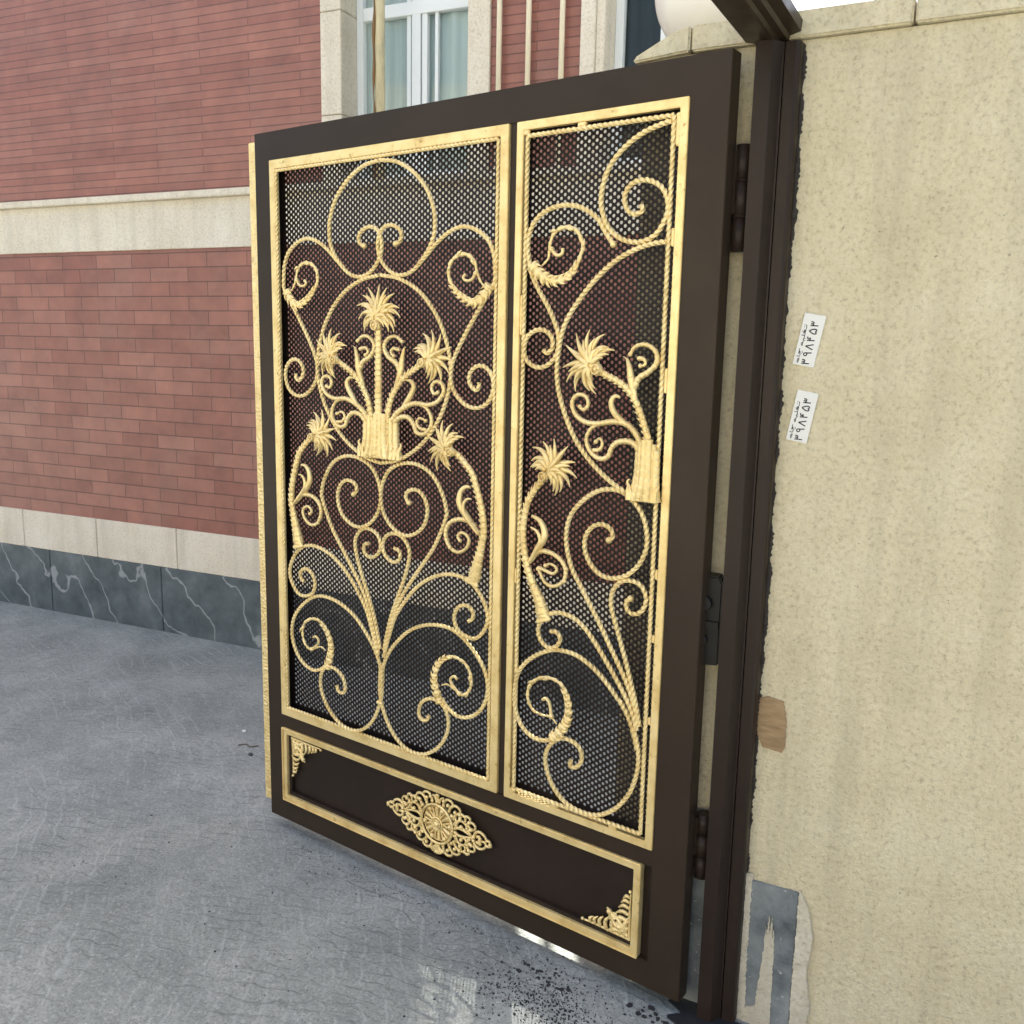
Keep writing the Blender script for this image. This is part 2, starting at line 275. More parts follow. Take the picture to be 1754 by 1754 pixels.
TW_R={'top':[(1.4371,2.1185),(1.4128,2.1144),(1.3716,2.1032),(1.3299,2.082),(1.2962,2.0535),(1.2732,2.0188),(1.263,1.9751),(1.2669,1.9374),(1.2838,1.9025),(1.3132,1.8766),(1.3491,1.8644),(1.3837,1.8657),(1.4127,1.8806),(1.4313,1.9085),(1.4381,1.9368),(1.428,1.9697),(1.4061,1.9894),(1.3769,1.999),(1.345,1.9944),(1.3264,1.9721),(1.3299,1.9443),(1.347,1.9266),(1.3668,1.9279),(1.3758,1.9375),(1.3677,1.9435)],
's':[(1.3005,1.861),(1.2766,1.8916),(1.2572,1.9192),(1.2239,1.9432),(1.1811,1.9576),(1.1331,1.957),(1.0894,1.9404),(1.0613,1.9072),(1.0543,1.8676),(1.0601,1.8272),(1.0713,1.7933),(1.0926,1.7585),(1.1173,1.7238),(1.1384,1.6874),(1.1526,1.6512),(1.1501,1.6065),(1.1236,1.5781),(1.0908,1.5709),(1.0604,1.586),(1.0492,1.6128),(1.0586,1.6462),(1.0854,1.6629),(1.1133,1.6618),(1.1339,1.6449),(1.1362,1.6205),(1.1211,1.6067),(1.1088,1.6139)],
'arc':[(1.4389,1.8607),(1.4054,1.8579),(1.3758,1.852),(1.3372,1.838),(1.298,1.8169),(1.2538,1.7807),(1.2179,1.7425),(1.1859,1.7013),(1.1669,1.6633),(1.1571,1.6188),(1.1523,1.5739),(1.157,1.5249),(1.1759,1.4681),(1.2067,1.4081),(1.2425,1.3633),(1.2873,1.3241),(1.3308,1.2957),(1.3684,1.2793),(1.4005,1.2728),(1.4362,1.2708)],
'big':[(1.3192,1.1568),(1.3296,1.1686),(1.3217,1.1863),(1.2976,1.1944),(1.2692,1.1835),(1.2509,1.1557),(1.2513,1.1217),(1.2682,1.0901),(1.2983,1.0672),(1.3343,1.0633),(1.3735,1.0781),(1.4063,1.1115),(1.4235,1.1551),(1.4197,1.2032),(1.402,1.2414),(1.3688,1.272),(1.3313,1.2842),(1.2846,1.2764),(1.2399,1.2472),(1.2054,1.2051),(1.1937,1.1565),(1.1988,1.114),(1.2145,1.0688),(1.2421,1.0278),(1.2726,0.9833),(1.3039,0.9372),(1.3351,0.8873),(1.366,0.8378),(1.3919,0.7918),(1.4106,0.7444),(1.4222,0.6995)],
'small':[(1.3846,1.0198),(1.373,1.0101),(1.3777,0.9891),(1.3989,0.9834),(1.4197,0.9986),(1.4273,1.0283),(1.4112,1.0578),(1.381,1.0652),(1.3521,1.0562),(1.3327,1.0262),(1.3314,0.9898),(1.3468,0.9457),(1.363,0.9018),(1.3804,0.854),(1.3959,0.8058),(1.4114,0.7576),(1.4254,0.7003)],
'mid':[(1.1566,0.8925),(1.1748,0.8948),(1.1873,0.8785),(1.1751,0.8557),(1.1492,0.8479),(1.1242,0.8655),(1.1179,0.8961),(1.1396,0.9297),(1.1782,0.9473),(1.2243,0.9428),(1.2602,0.9221),(1.2912,0.8911),(1.3221,0.8541),(1.3527,0.8152),(1.3833,0.7724),(1.4066,0.7303),(1.4212,0.6905)],
'low':[(1.4229,0.6383),(1.4105,0.6788),(1.3903,0.7261),(1.355,0.7654),(1.3145,0.8032),(1.274,0.8293),(1.228,0.8459),(1.1713,0.8449),(1.1217,0.8238),(1.0794,0.7914),(1.0528,0.7526),(1.0429,0.703),(1.0471,0.6517),(1.0678,0.6093),(1.1045,0.5868),(1.1454,0.5867),(1.1795,0.6065)],
'drop':[(1.2316,0.556),(1.2264,0.541),(1.2437,0.5389),(1.2617,0.5607),(1.2594,0.5907),(1.2342,0.6081),(1.1967,0.6074),(1.1624,0.5787),(1.1488,0.5381),(1.1598,0.494),(1.1825,0.4587),(1.2176,0.4319),(1.2643,0.422),(1.315,0.4284),(1.3643,0.46),(1.4038,0.513),(1.4246,0.574),(1.4273,0.6239),(1.417,0.6746),(1.394,0.717),(1.3701,0.7546)]}
LEAF_R={'a':([(1.0704,1.8215),(1.0913,1.8008),(1.1318,1.7817),(1.173,1.7886),(1.1986,1.8114),(1.2129,1.8438),(1.2179,1.8603),(1.2,1.8958),(1.1663,1.9073),(1.1343,1.8954),(1.1206,1.8646),(1.1185,1.8371),(1.1007,1.8198)],0.013,0.0055),
'a2':([(1.1268,1.8565),(1.143,1.842),(1.1589,1.8453),(1.1599,1.8582)],0.0045,0.0045),
'b':([(1.1718,0.5997),(1.1998,0.6306),(1.2201,0.6729),(1.2174,0.718),(1.1954,0.7536),(1.1609,0.7647),(1.1212,0.7545),(1.0922,0.7243),(1.0894,0.6908),(1.1077,0.6624),(1.1378,0.657),(1.1645,0.6584),(1.1846,0.6428)],0.011,0.005),
'b2':([(1.166,0.6611),(1.1596,0.6943),(1.1469,0.706),(1.1364,0.6987)],0.0045,0.004)}
PALM_R={'trunk':[(1.1345,0.9265),(1.1199,0.9688),(1.0973,1.0098),(1.0772,1.056),(1.0648,1.1123),(1.0633,1.1655),(1.0741,1.2197),(1.0951,1.2583),(1.1203,1.2868)],
'crown':(1.1425,1.3146),
'leaf':[(1.0901,1.0714),(1.1128,1.1103),(1.1311,1.1436),(1.1186,1.1769),(1.0892,1.1908)],
'spir':[(1.0849,1.0661),(1.1054,1.0937),(1.1366,1.1027),(1.1757,1.091),(1.197,1.066),(1.193,1.0347),(1.1655,1.0147),(1.1367,1.0187),(1.112,1.0525)],
'spc':[(1.1118,1.0569),(1.1357,1.0518),(1.1592,1.0468),(1.1716,1.062),(1.1506,1.0718),(1.1352,1.065)]}
PALM_RC={'base':[(1.3745,1.2679),(1.4439,1.2756),(1.3937,1.3898),(1.4376,1.3933)],
'side':[(1.4294,1.274),(1.4277,1.3492),(1.4181,1.4074),(1.4001,1.4571),(1.3779,1.5027),(1.3519,1.5308),(1.3192,1.5492),(1.2911,1.5601)],
'crown':(1.2552,1.5808),
'fork':[(1.3777,1.5066),(1.3653,1.5489),(1.3585,1.5797),(1.3509,1.5989)],
'ring':[(1.3734,1.5298),(1.3842,1.5535),(1.4076,1.5677),(1.429,1.5893),(1.4259,1.6158),(1.4,1.6313),(1.3718,1.6263),(1.3593,1.6087)],
'ringc':[(1.3797,1.5996),(1.3973,1.5981),(1.4002,1.5847),(1.3872,1.5825)],
'scr':[(1.4035,1.3906),(1.3793,1.4282),(1.3514,1.4461),(1.3146,1.4478),(1.2776,1.4406),(1.2393,1.4431),(1.2105,1.4618),(1.2016,1.49),(1.2175,1.5079),(1.2417,1.5041),(1.2482,1.4842),(1.2344,1.4713),(1.2244,1.4789)],
'leaf':[(1.363,1.439),(1.3253,1.4664),(1.3126,1.4935),(1.3233,1.5099),(1.3372,1.5066)],
'low':[(1.3972,1.3822),(1.3738,1.4021),(1.3398,1.4015),(1.3197,1.3871),(1.3091,1.3628),(1.2859,1.3559),(1.2591,1.3709),(1.2459,1.4006),(1.2591,1.4281),(1.2869,1.442)],
'lowc':[(1.2661,1.3755),(1.285,1.3779),(1.2928,1.3939),(1.2838,1.4062),(1.2738,1.3965)]}
# ------------------------------------------------------------ the ground
g = MB(); g.add([(-60, -60, -.042), (60, -60, -.042), (60, 60, -.042), (-60, 60, -.042)], [(0, 1, 2, 3)])
tag(g.build("ground", GROUND), kind="structure")
# ------------------------------------------------------------ brick building (local x along the wall, local -y out of the wall)
WO = (-1.8481, 1.1472, 0.0); WA = math.radians(12)
bld = thing("brick_house", "red brick house with cream stone window surrounds and dark marble plinth behind the gate", "house", WO, WA)
EX0, EX1, TH, TOP = -4.0, 2.86, .10, 10.5
WZ0, WZ1 = 2.385, 3.85
WIN = [(.76, 1.632), (2.075, 2.855)]
SUN_GAPS = [(1.84, 2.062, 3.26, 3.74), (1.56, 1.98, 3.90, 4.52)]  # unseen openings added high in the wall to throw sun patches on the paving
def wall_cells(x0, x1, z0, z1, holes):
    mb = MB(); xs = sorted({x0, x1, *[h[0] for h in holes], *[h[1] for h in holes]}); zs = sorted({z0, z1, *[h[2] for h in holes], *[h[3] for h in holes]})
    for a, b_ in zip(xs, xs[1:]):
        run = None
        for c, d in zip(zs, zs[1:]):
            if any(h[0] <= (a+b_)/2 <= h[1] and h[2] <= (c+d)/2 <= h[3] for h in holes):
                if run: mb.box(a, b_, 0, TH, run[0], run[1]); run = None
            else: run = (run[0], d) if run else (c, d)
        if run: mb.box(a, b_, 0, TH, run[0], run[1])
    return mb
wall_cells(EX0, EX1, 2.385, TOP, [(a, b, WZ0, WZ1) for a, b in WIN]+SUN_GAPS).build("upper_wall", BRK_UP, bld)
MB().box(EX0, EX1, 0, TH, .573, 2.10).build("lower_wall", BRK_LO, bld)
mb = MB()
x = EX0
while x < EX1-.01:
    mb.box(x, min(x+.62, EX1)-.003, -.012, TH, .342, .573); x += .62
mb.build("stone_course", CREAM, bld, .003)
MB().box(EX0, EX1, -.010, TH, 2.10, 2.350).build("stone_band", CREAM, bld, .003)
MB().box(EX0, EX1, -.045, TH, 2.350, 2.385).build("ledge", CREAM, bld, .004)
mb = MB(); x = EX0
while x < EX1-.01: mb.box(x, min(x+.9, EX1)-.003, -.018, TH, -.06, .342); x += .9
mb.build("marble_plinth", MARBLE, bld, .003)
for x0, x1, z0, z1 in SUN_GAPS:
    gr = MB().box(x0, x1, .03, .06, z0, z0+.02).box(x0, x1, .03, .06, z1-.02, z1).box(x0, x0+.02, .03, .06, z0+.02, z1-.02).box(x1-.02, x1, .03, .06, z0+.02, z1-.02)
    gr.box((x0+x1)/2-.012, (x0+x1)/2+.012, .032, .058, z0+.02, z1-.02).build("sun_gap_bars", CREAM, bld)  # bars that split the added sun openings
CURT, ct, cb_ = mat("pale_teal_curtain", (.50, .60, .56), .9)
ct.links.new(ramp(ct, noise(ct, coords(ct, (9, 9, .6)), 1.4, 3), [(.3, (.62, .68, .67)), (.7, (.78, .83, .81))]), cb_.inputs[0])
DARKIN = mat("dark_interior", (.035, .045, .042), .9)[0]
GLASS = bpy.data.materials.new("window_glass"); GLASS.use_nodes = True; gt = GLASS.node_tree; gt.nodes.clear()
go = N(gt, "ShaderNodeOutputMaterial"); gm = N(gt, "ShaderNodeMixShader"); gtr = N(gt, "ShaderNodeBsdfTransparent"); gg = N(gt, "ShaderNodeBsdfGlossy")
gg.inputs["Roughness"].default_value = .03; gtr.inputs[0].default_value = (.87, .91, .91, 1); fr_ = N(gt, "ShaderNodeFresnel"); fr_.inputs[0].default_value = 1.32
gt.links.new(fr_.outputs[0], gm.inputs[0]); gt.links.new(gtr.outputs[0], gm.inputs[1]); gt.links.new(gg.outputs[0], gm.inputs[2]); gt.links.new(gm.outputs[0], go.inputs[0])
def surround(x0, x1, wall_x0, wall_x1, step=0.0):
    mb = MB()
    for a, b in ((wall_x0, x0), (x1, wall_x1)):
        z = WZ0
        for h in (.31, .46, .40, .30):
            if step and a == wall_x0:
                mb.box(a-.01, a+.055, -.022, .16, z, z+h-.003); mb.box(a+.055, b, -.010, .16, z, z+h-.003)
            else: mb.box(a-(.012 if a == wall_x0 else 0), b+(.01 if b == wall_x1 else 0), -.014, .16, z, z+h-.003)
            z += h
    mb.box(x0, x1, .02, .16, WZ1-.09, WZ1)
    return mb.build("window_surround", CREAM, bld, .003)
def window(x0, x1, muntins, mull, curtain_or_dark):
    fr = MB(); y0, y1 = .128, .158; zt = 3.135
    fr.box(x0, x0+.036, y0-.012, y1, WZ0, WZ1-.09); fr.box(x1-.04, x1, y0-.012, y1, WZ0, WZ1-.09)
    fr.box(x0+.036, x1-.04, y0-.010, y1, WZ0, WZ0+.05); fr.box(x0+.036, x1-.04, y0-.010, y1, zt, zt+.058); fr.box(x0+.036, x1-.04, y0-.010, y1, WZ1-.13, WZ1-.09)
    for a, b, d in mull: fr.box(a, b, y0-d, y1, WZ0+.05, zt); fr.box(a, b, y0-d, y1, zt+.058, WZ1-.13)
    f = fr.build("window", WHITE, bld, .002)
    mu = MB()
    for a, b in muntins: mu.box(a, b, y0+.002, y1-.006, WZ0+.05, zt); mu.box(a, b, y0+.002, y1-.006, zt+.058, WZ1-.13)
    mu.build("glazing_bar", WHITE, f, .001)
    MB().box(x0+.036, x1-.04, .146, .149, WZ0+.05, WZ1-.13).build("pane", GLASS, f)
    c = MB(); n = 60; V = []
    for i in range(n+1):
        xx = x0+.02+(x1-x0-.05)*i/n; yy = .176+.010*math.sin(i*.9)+.006*math.sin(i*.37)
        V += [(xx, yy, WZ0), (xx, yy, WZ1)]
    c.add(V, [(2*i, 2*i+2, 2*i+3, 2*i+1) for i in range(n)], True)
    c.build("curtain_or_dark", CURT if curtain_or_dark else DARKIN, f)  # without a curtain, the same sheet is coloured dark as an unlit room
    MB().box(x0-.05, x1+.02, .26, .30, WZ0-.03, WZ1+.03).build("sun_block_panel", DARKIN, f)  # dark panel added behind the window, blocking sun and standing for an unlit room
surround(.865, 1.532, .76, 1.632); window(.866, 1.531, [(1.137, 1.159), (1.288, 1.305)], [(1.170, 1.217, .010), (1.222, 1.250, .004)], True)
surround(2.170, 2.80, 2.075, 2.855, .06); window(2.171, 2.799, [(2.366, 2.386)], [(2.46, 2.51, .010)], False)
def on_wall(s, off, z=0.0):
    return (WO[0]+math.cos(WA)*s+math.sin(WA)*off, WO[1]+math.sin(WA)*s-math.cos(WA)*off, z)
PIPE = mat("cream_painted_pipe", (.72, .66, .50), .45)[0]
for s, words in ((1.694, "cream metal rod on the brick pier, the one closest to the curtained window"), (1.832, "cream metal rod on the brick pier, the middle one of three"), (1.986, "cream metal rod on the brick pier, the one nearest the globe lamp")):
    p = thing("metal_rod", words, "metal rod", on_wall(s, .03, 2.385), WA, "cream rods on the brick pier")
    MB().cyl((0, 0), .0115, 0, 1.9, 16).build("rod", PIPE, p); MB().cyl((0, 0), .018, 0, .012, 16).build("foot", PIPE, p)
POLE, pt, pb = mat("weathered_pole", (.55, .50, .33), .7)
pt.links.new(ramp(pt, noise(pt, coords(pt, (1, 1, .25)), 30, 5), [(.3, (.40, .38, .27)), (.5, (.58, .52, .34)), (.75, (.68, .62, .42))]), pb.inputs[0])
pole = thing("standing_pole", "weathered cream pole rising in front of the curtained window with a brown cable on it", "pole", on_wall(1.092, .035, 2.385), WA)
MB().cyl((0, 0), .0235, 0, 2.6, 20).build("post", POLE, pole)
mb = MB(); ca = [(-.016+.0025*math.sin(k*1.7)+.002*math.sin(k*.6), .0+k*.06) for k in range(43)]
tube(mb, ca, r=.0055, y=-.024, step=.012, twist=False, rf=lambda t, s: 1+.35*math.sin(s*31)+.2*math.sin(s*13))
mb.build("cable", mat("brown_cable", (.17, .085, .02), .6)[0], pole)
# ------------------------------------------------------------ gate pillar, local x along its face, local -y towards the gate passage
GO = (1.60, .085, 0.0); GA = math.radians(9)
pil = thing("stone_pillar", "rough cream stone gate pillar with chipped cap stones and a marble foot", "pillar", GO, GA)
def rough_slab(x0, x1, z0, z1, y0, y1, amp, n=(60, 120), seed=1):
    mb = MB(); rng = random.Random(seed); V = []; nx, nz = n
    for j in range(nz+1):
        for i in range(nx+1):
            e = 0 if i in (0, nx) or j in (0, nz) else 1
            V.append((x0+(x1-x0)*i/nx, y0-e*amp*rng.random(), z0+(z1-z0)*j/nz))
    mb.add(V, [(j*(nx+1)+i, j*(nx+1)+i+1, (j+1)*(nx+1)+i+1, (j+1)*(nx+1)+i) for j in range(nz) for i in range(nx)], True)
    mb.add([(x0,y0,z0),(x1,y0,z0),(x1,y1,z0),(x0,y1,z0),(x0,y0,z1),(x1,y0,z1),(x1,y1,z1),(x0,y1,z1)], [(0,3,2,1),(4,5,6,7),(1,2,6,5),(2,3,7,6),(3,0,4,7)])
    return mb
rough_slab(-.262, 1.6, -.044, 2.27, 0, .42, .0022, (330, 420)).build("shaft", PILLAR, pil)
MB().box(-.266, .215, -.007, .43, -.05, .343).build("marble_foot", SLATE, pil, .002)
cp = MB(); cp.box(-.155, .30, -.016, .45, 2.272, 2.326); cp.box(.304, .9, -.016, .45, 2.272, 2.324); cp.box(.904, 1.62, -.016, .45, 2.272, 2.328)
cp.prism([(-.290, 2.262), (-.158, 2.272), (-.158, 2.327), (-.20, 2.316), (-.250, 2.292), (-.288, 2.274)], -.018, .45, lambda p, a: (p[0], a, p[1]))
cp.build("cap_stone", PILLAR, pil, .004)
PLAS = m_stone("plaster_smear", (.50, .45, .33), (.62, .57, .43), (.72, .68, .56), .8, 20)
def blob(name, poly, y0, y1, m, parent, jit=.0, seed=3, label=None):
    rng = random.Random(seed); P = []
    for (a, b), (c, d) in zip(poly, poly[1:]+poly[:1]):
        n = max(2, int(math.hypot(c-a, d-b)/.006))
        for k in range(n): P.append((a+(c-a)*k/n+rng.uniform(-jit, jit), b+(d-b)*k/n+rng.uniform(-jit, jit)))
    o = MB().prism(P, y0, y1, lambda p, a: (p[0], a, p[1])).build(name, m, parent)
    if label: o["label"] = label
    return o
blob("plaster_smear", [(.128, -.044), (.170, -.044), (.168, .09), (.167, .19), (.163, .232), (.161, .205), (.158, .262), (.154, .215), (.151, .268), (.147, .21), (.144, .235), (.141, .14), (.134, .06)], -.0095, -.006, PLAS, pil, .0015)
blob("plaster_smear", [(.088, -.044), (.108, -.044), (.104, .1), (.104, .36), (.088, .36)], -.0100, -.006, PLAS, pil, .0018, 4)
blob("plaster_smear", [(.100, -.044), (.165, -.044), (.155, .0), (.13, .012), (.11, .0)], -.011, -.006, PLAS, pil, .0025, 5)
blob("plaster_smear", [(.2155, -.044), (.250, -.044), (.262, .05), (.246, .14), (.256, .23), (.240, .31), (.2155, .352)], -.0088, -.002, PLAS, pil, .0018, 9)
STAIN, stt, stb = mat("brown_tape", (.30, .20, .10), .55)
stt.links.new(ramp(stt, noise(stt, coords(stt, (2, 1, 9)), 9, 6), [(.3, (.19, .12, .055)), (.7, (.33, .225, .115))]), stb.inputs[0])
tp = thing("tape_patch", "square brown tape patch stuck on the stone pillar right of the gate post", "tape patch", GO, GA)
blob("tape", [(.0785, .806), (.110, .818), (.146, .812), (.155, .77), (.157, .70), (.148, .685), (.103, .690), (.086, .73), (.079, .77)], -.0045, -.0022, STAIN, tp, .0010, 6)
# stickers with Persian advertising
STK = mat("sticker_paper", (.66, .66, .62), .6)[0]; INK = mat("black_ink", (.012, .012, .014), .6)[0]
DIG = {'3': [[(.25,0),(.12,1)],[(.15,.78),(.25,.62),(.38,.66),(.42,.98)],[(.42,.72),(.52,.6),(.66,.66),(.70,1)]],
 '9': [[(.75,0),(.62,.5),(.6,.8),(.45,1),(.22,.92),(.2,.68),(.4,.56),(.6,.66)]], '8': [[(.1,0),(.45,1)],[(.45,1),(.85,0)]],
 '4': [[(.3,0),(.15,1)],[(.18,.72),(.35,.6),(.62,.62)],[(.72,.98),(.45,.95),(.40,.75),(.62,.62)]],
 '5': [[(.45,1),(.18,.55),(.12,.15),(.3,.02),(.45,.2),(.6,.02),(.8,.15),(.74,.55),(.45,1)]], '0': [[(.4,.55),(.55,.5),(.5,.38),(.36,.42),(.4,.55)]]}
WORD = [[(.0,.25),(.03,.5),(.10,.5),(.11,.25),(.02,.22),(.13,.2)],[(.17,1.0),(.16,.25)],[(.36,.62),(.22,.6),(.30,.42),(.20,.18),(.17,.22)],[(.24,-.12),(.26,-.12)],[(.29,-.12),(.31,-.12)],[(.265,-.28),(.285,-.28)],
 [(.44,.2),(.45,.5),(.51,.48),(.50,.2),(.43,.2),(.60,.2)],[(.60,.2),(.60,.45)],[(.56,-.1),(.58,-.1)],[(.61,-.1),(.63,-.1)],[(.60,.2),(.68,.2),(.69,1.05)],[(.68,.2),(.84,.24),(.73,.55),(.83,.6)],[(.77,.9),(.79,.9)],[(.84,.2),(.93,.2),(.95,.5)],[(.89,.75),(.91,.75)],[(.94,.75),(.96,.75)]]
def sticker(p0, bv, length, height, label, digits, words=True):
    t = thing("sticker", label, "sticker", GO, GA, "white paper stickers on the pillar")
    L = math.hypot(*bv); b = (bv[0]/L, bv[1]/L); p = (b[1], -b[0])
    P = lambda a, c: (p0[0]+b[0]*a+p[0]*c, p0[1]+b[1]*a+p[1]*c)
    q = [P(0, 0), P(length, 0), P(length, height), P(0, height)]
    MB().prism(q, -.0040, -.0025, lambda r, a: (r[0], a, r[1])).build("paper", STK, t)
    mb = MB()
    def stroke(pts, r):
        if len(pts) == 2: pts = [pts[0], ((pts[0][0]+pts[1][0])/2, (pts[0][1]+pts[1][1])/2), pts[1]]
        tube(mb, pts, r=r, y=-.0041, step=.0006, twist=False, nsec=6, flat=.35)
    for st in WORD: stroke([P(.004+x*.088, .0125-y*.0085) for x, y in st], .0008)
    x = .003
    for ch in digits:
        for st in DIG[ch]: stroke([P(x+a*.0150, .0345-c*.0165) for a, c in st], .0013)
        x += .0165 if ch != '8' else .017
    mb.build("lettering", INK, t)
sticker((.108, 1.4277), (.0182, .1119), .113, .046, "lower white sticker with black Persian writing and digits on the pillar", "398453")
sticker((.1108, 1.5957), (.0168, .0993), .113, .046, "upper white sticker with black Persian writing on the pillar", "398453")
# globe lamp
lamp = thing("globe_lamp", "large round white globe lamp standing on the pillar cap", "lamp", (1.405, .285, 2.325))
OPAL, ot, ob = mat("opal_acrylic", (.76, .73, .66), .22); ob.inputs["Subsurface Weight"].default_value = .3; ob.inputs["Subsurface Radius"].default_value = (.05, .05, .04)
MB().ball((0, 0, .150), .162, 64, 40).build("globe", OPAL, lamp); MB().cyl((0, 0), .07, 0, .022, 32, r2=.06).build("lamp_base", BROWN, lamp, .002)
# ------------------------------------------------------------ steel gate frame
gf = thing("gateway", "dark brown steel gate post and overhead beam fixed to the stone pillar", "gateway", GO, GA)
JP = [(0, .0), (0, .060), (.034, .060), (.036, .058), (.050, .034), (.0535, .034), (.0535, .026), (.0565, .026), (.0565, .034), (.078, .034), (.084, .031), (.087, .024), (.0895, .0)]
mb = MB().prism([(s, -o) for s, o in JP], -.044, 2.262, lambda p, a: (p[0], p[1], a)); mb.build("gate_post", BROWN_D, gf)
HB = [(-.034, 2.276), (.030, 2.262), (.036, 2.262), (.041, 2.269), (.056, 2.269), (.060, 2.278), (.082, 2.284), (.084, 2.306), (-.034, 2.306)]
mb = MB().prism(HB, .0, -4.2, lambda p, a: (p[0], a, p[1])); mb.build("head_beam", BROWN, gf)
rng = random.Random(5); V = []; nn = 460
for i in range(nn+1):
    z = -.044+2.304*i/nn; V += [(.086, -.004-.006*rng.random(), z), (.0915+.0050*rng.random()**2+.0035*math.sin(i*.05)*math.sin(i*.021)+.0018*math.sin(i*.31), -.0028, z)]
mb = MB(); mb.add(V, [(2*i, 2*i+1, 2*i+3, 2*i+2) for i in range(nn)]); mb.build("paint_edge", mat("dark_caulk", (.022, .017, .012), .8)[0], gf)
gc = thing("gate_closer", "black boxy gate opener mounted in the gap between leaf and post", "gate opener", GO, GA)
mb = MB().prism([(-.10, .875), (-.004, .885), (-.004, 1.085), (-.012, 1.100), (-.085, 1.104), (-.10, 1.09)], -.046, -.004, lambda p, a: (p[0], a, p[1])); mb.build("housing", BLACK, gc, .004)
mb = MB().cyl((-.045, 1.035), .019, -.060, -.046, 20, 'y').cyl((-.045, .945), .013, -.056, -.046, 20, 'y').box(-.085, -.008, -.052, -.046, .978, .992); mb.build("cover_bolts", BLACK, gc, .001)
# tar splashes, debris on the floor
rng = random.Random(11)
def chip(mb, x, y, r, h=.006):
    n = rng.randint(5, 8); a0 = rng.random()*6; P = [(x+r*rng.uniform(.5, 1.1)*math.cos(a0+2*PI*k/n), y+r*rng.uniform(.4, 1)*math.sin(a0+2*PI*k/n)) for k in range(n)]
    mb.prism([(p[0], p[1]) for p in P], -.043, -.042+h*rng.uniform(.3, 1), lambda p, a: (p[0], p[1], a))
mb = MB()
for _ in range(900):
    x, y = rng.gauss(1.27, .10), rng.gauss(-.165, .055)
    chip(mb, x, y, abs(rng.gauss(.0006, .0013))+.0007, .003)
for _ in range(260):
    x = rng.uniform(.2, 1.5); chip(mb, x, -abs(rng.gauss(0, .05))-.01, abs(rng.gauss(.0004, .001))+.0006, .003)
for _ in range(60): chip(mb, rng.uniform(-.4, 1.3), rng.uniform(-.6, -.03), rng.uniform(.001, .004), .003)
for _ in range(22): chip(mb, rng.gauss(1.19, .06), rng.gauss(-.075, .02), rng.uniform(.004, .011), .002)
for _ in range(25): chip(mb, rng.gauss(1.56, .05), rng.gauss(-.03, .03), rng.uniform(.003, .012), .004)
tag(mb.build("black_grit", mat("black_grit", (.016, .016, .018), .7)[0]), "black grit and flakes scattered on the paving in front of the gate", "grit", kind="stuff")
mb = MB(); P = []
for k in range(60):
    a = 2*PI*k/60; rr = 1+.22*math.sin(3*a+1)+.12*math.sin(7*a)+.1*rng.random(); P.append((1.66+.125*rr*math.cos(a), .028+.055*rr*math.sin(a)))
mb.prism(P, -.043, -.0375, lambda p, a: (p[0], p[1], a))
tag(mb.build("tar_smear", mat("wet_tar", (.02, .021, .024), .35)[0]), "black tar smear on the paving at the foot of the gate post", "tar smear")
tw = MB(); tube(tw, [(-.62, .0), (-.60, .03), (-.57, .02), (-.55, .05)], r=.0025, y=0, twist=False)
o = tw.build("twig", mat("dry_twig", (.10, .08, .05), .8)[0]); o.rotation_euler = (-PI/2, 0, 0); o.location = (0.0, .33, -.039)
tag(o, "small bent dry twig lying on the paving left of the gate", "twig")
for k, (x, y, c, wd, nm) in enumerate(((-.715, .435, (.6, .6, .58), "tiny white paint chip lying on the paving left of the gate", "paint_chip"), (-.505, .305, (.03, .035, .04), "tiny dark pebble lying on the paving left of the gate", "pebble"))):
    mb = MB(); mb.ball((0, 0, 0), .012, 10, 7, (1, .7, .5)); o = mb.build(nm, mat(nm, c, .6)[0]); o.location = (x, y, -.038); tag(o, wd, nm.replace("_", " "))
# ------------------------------------------------------------ THE GATE LEAF
leaf = thing("gate_leaf", "dark brown steel gate leaf with gold wrought scrolls and palms over perforated sheet", "gate", (0, 0, 0))
W_, H_, D_ = 1.57, 2.25, .045
plate([0, .0706, 1.4766, W_], [0, .0745, .337, .3825, 2.166, H_], {(1, 1), (1, 3)}, 0, D_, "leaf_frame", BROWN, leaf, .0014)
MB().box(.9872, 1.0105, .004, D_-.001, .3825, 2.166).build("middle_stile", BROWN, leaf, .001)
mb = MB(); mb.box(-.035, -.0005, .004, .022, .046, 2.228); mb.build("edge_strip", GOLDH, leaf, .002)
MB().box(.0706, 1.4766, .016, .030, .0745, .337).build("kick_panel", BROWN_D, leaf)
def frame_boxes(mb, x0, x1, z0, z1, w, y0, y1):
    mb.box(x0, x0+w, y0, y1, z0, z1).box(x1-w, x1, y0, y1, z0, z1).box(x0+w, x1-w, y0, y1, z1-w, z1).box(x0+w, x1-w, y0, y1, z0, z0+w); return mb
ring_plate(.0945, 1.4280, .0960, .3155, .013, .0045, .0155, "inner_step", BROWN_D, leaf, .001)
km = ring_plate(.0735, 1.4490, .0750, .3365, .0205, -.0050, .0158, "kick_moulding", GOLD, leaf, .0012)
ring_plate(.0720, 1.4505, .0735, .3380, .0065, -.0095, -.0052, "moulding_bead", GOLD, km, .002)
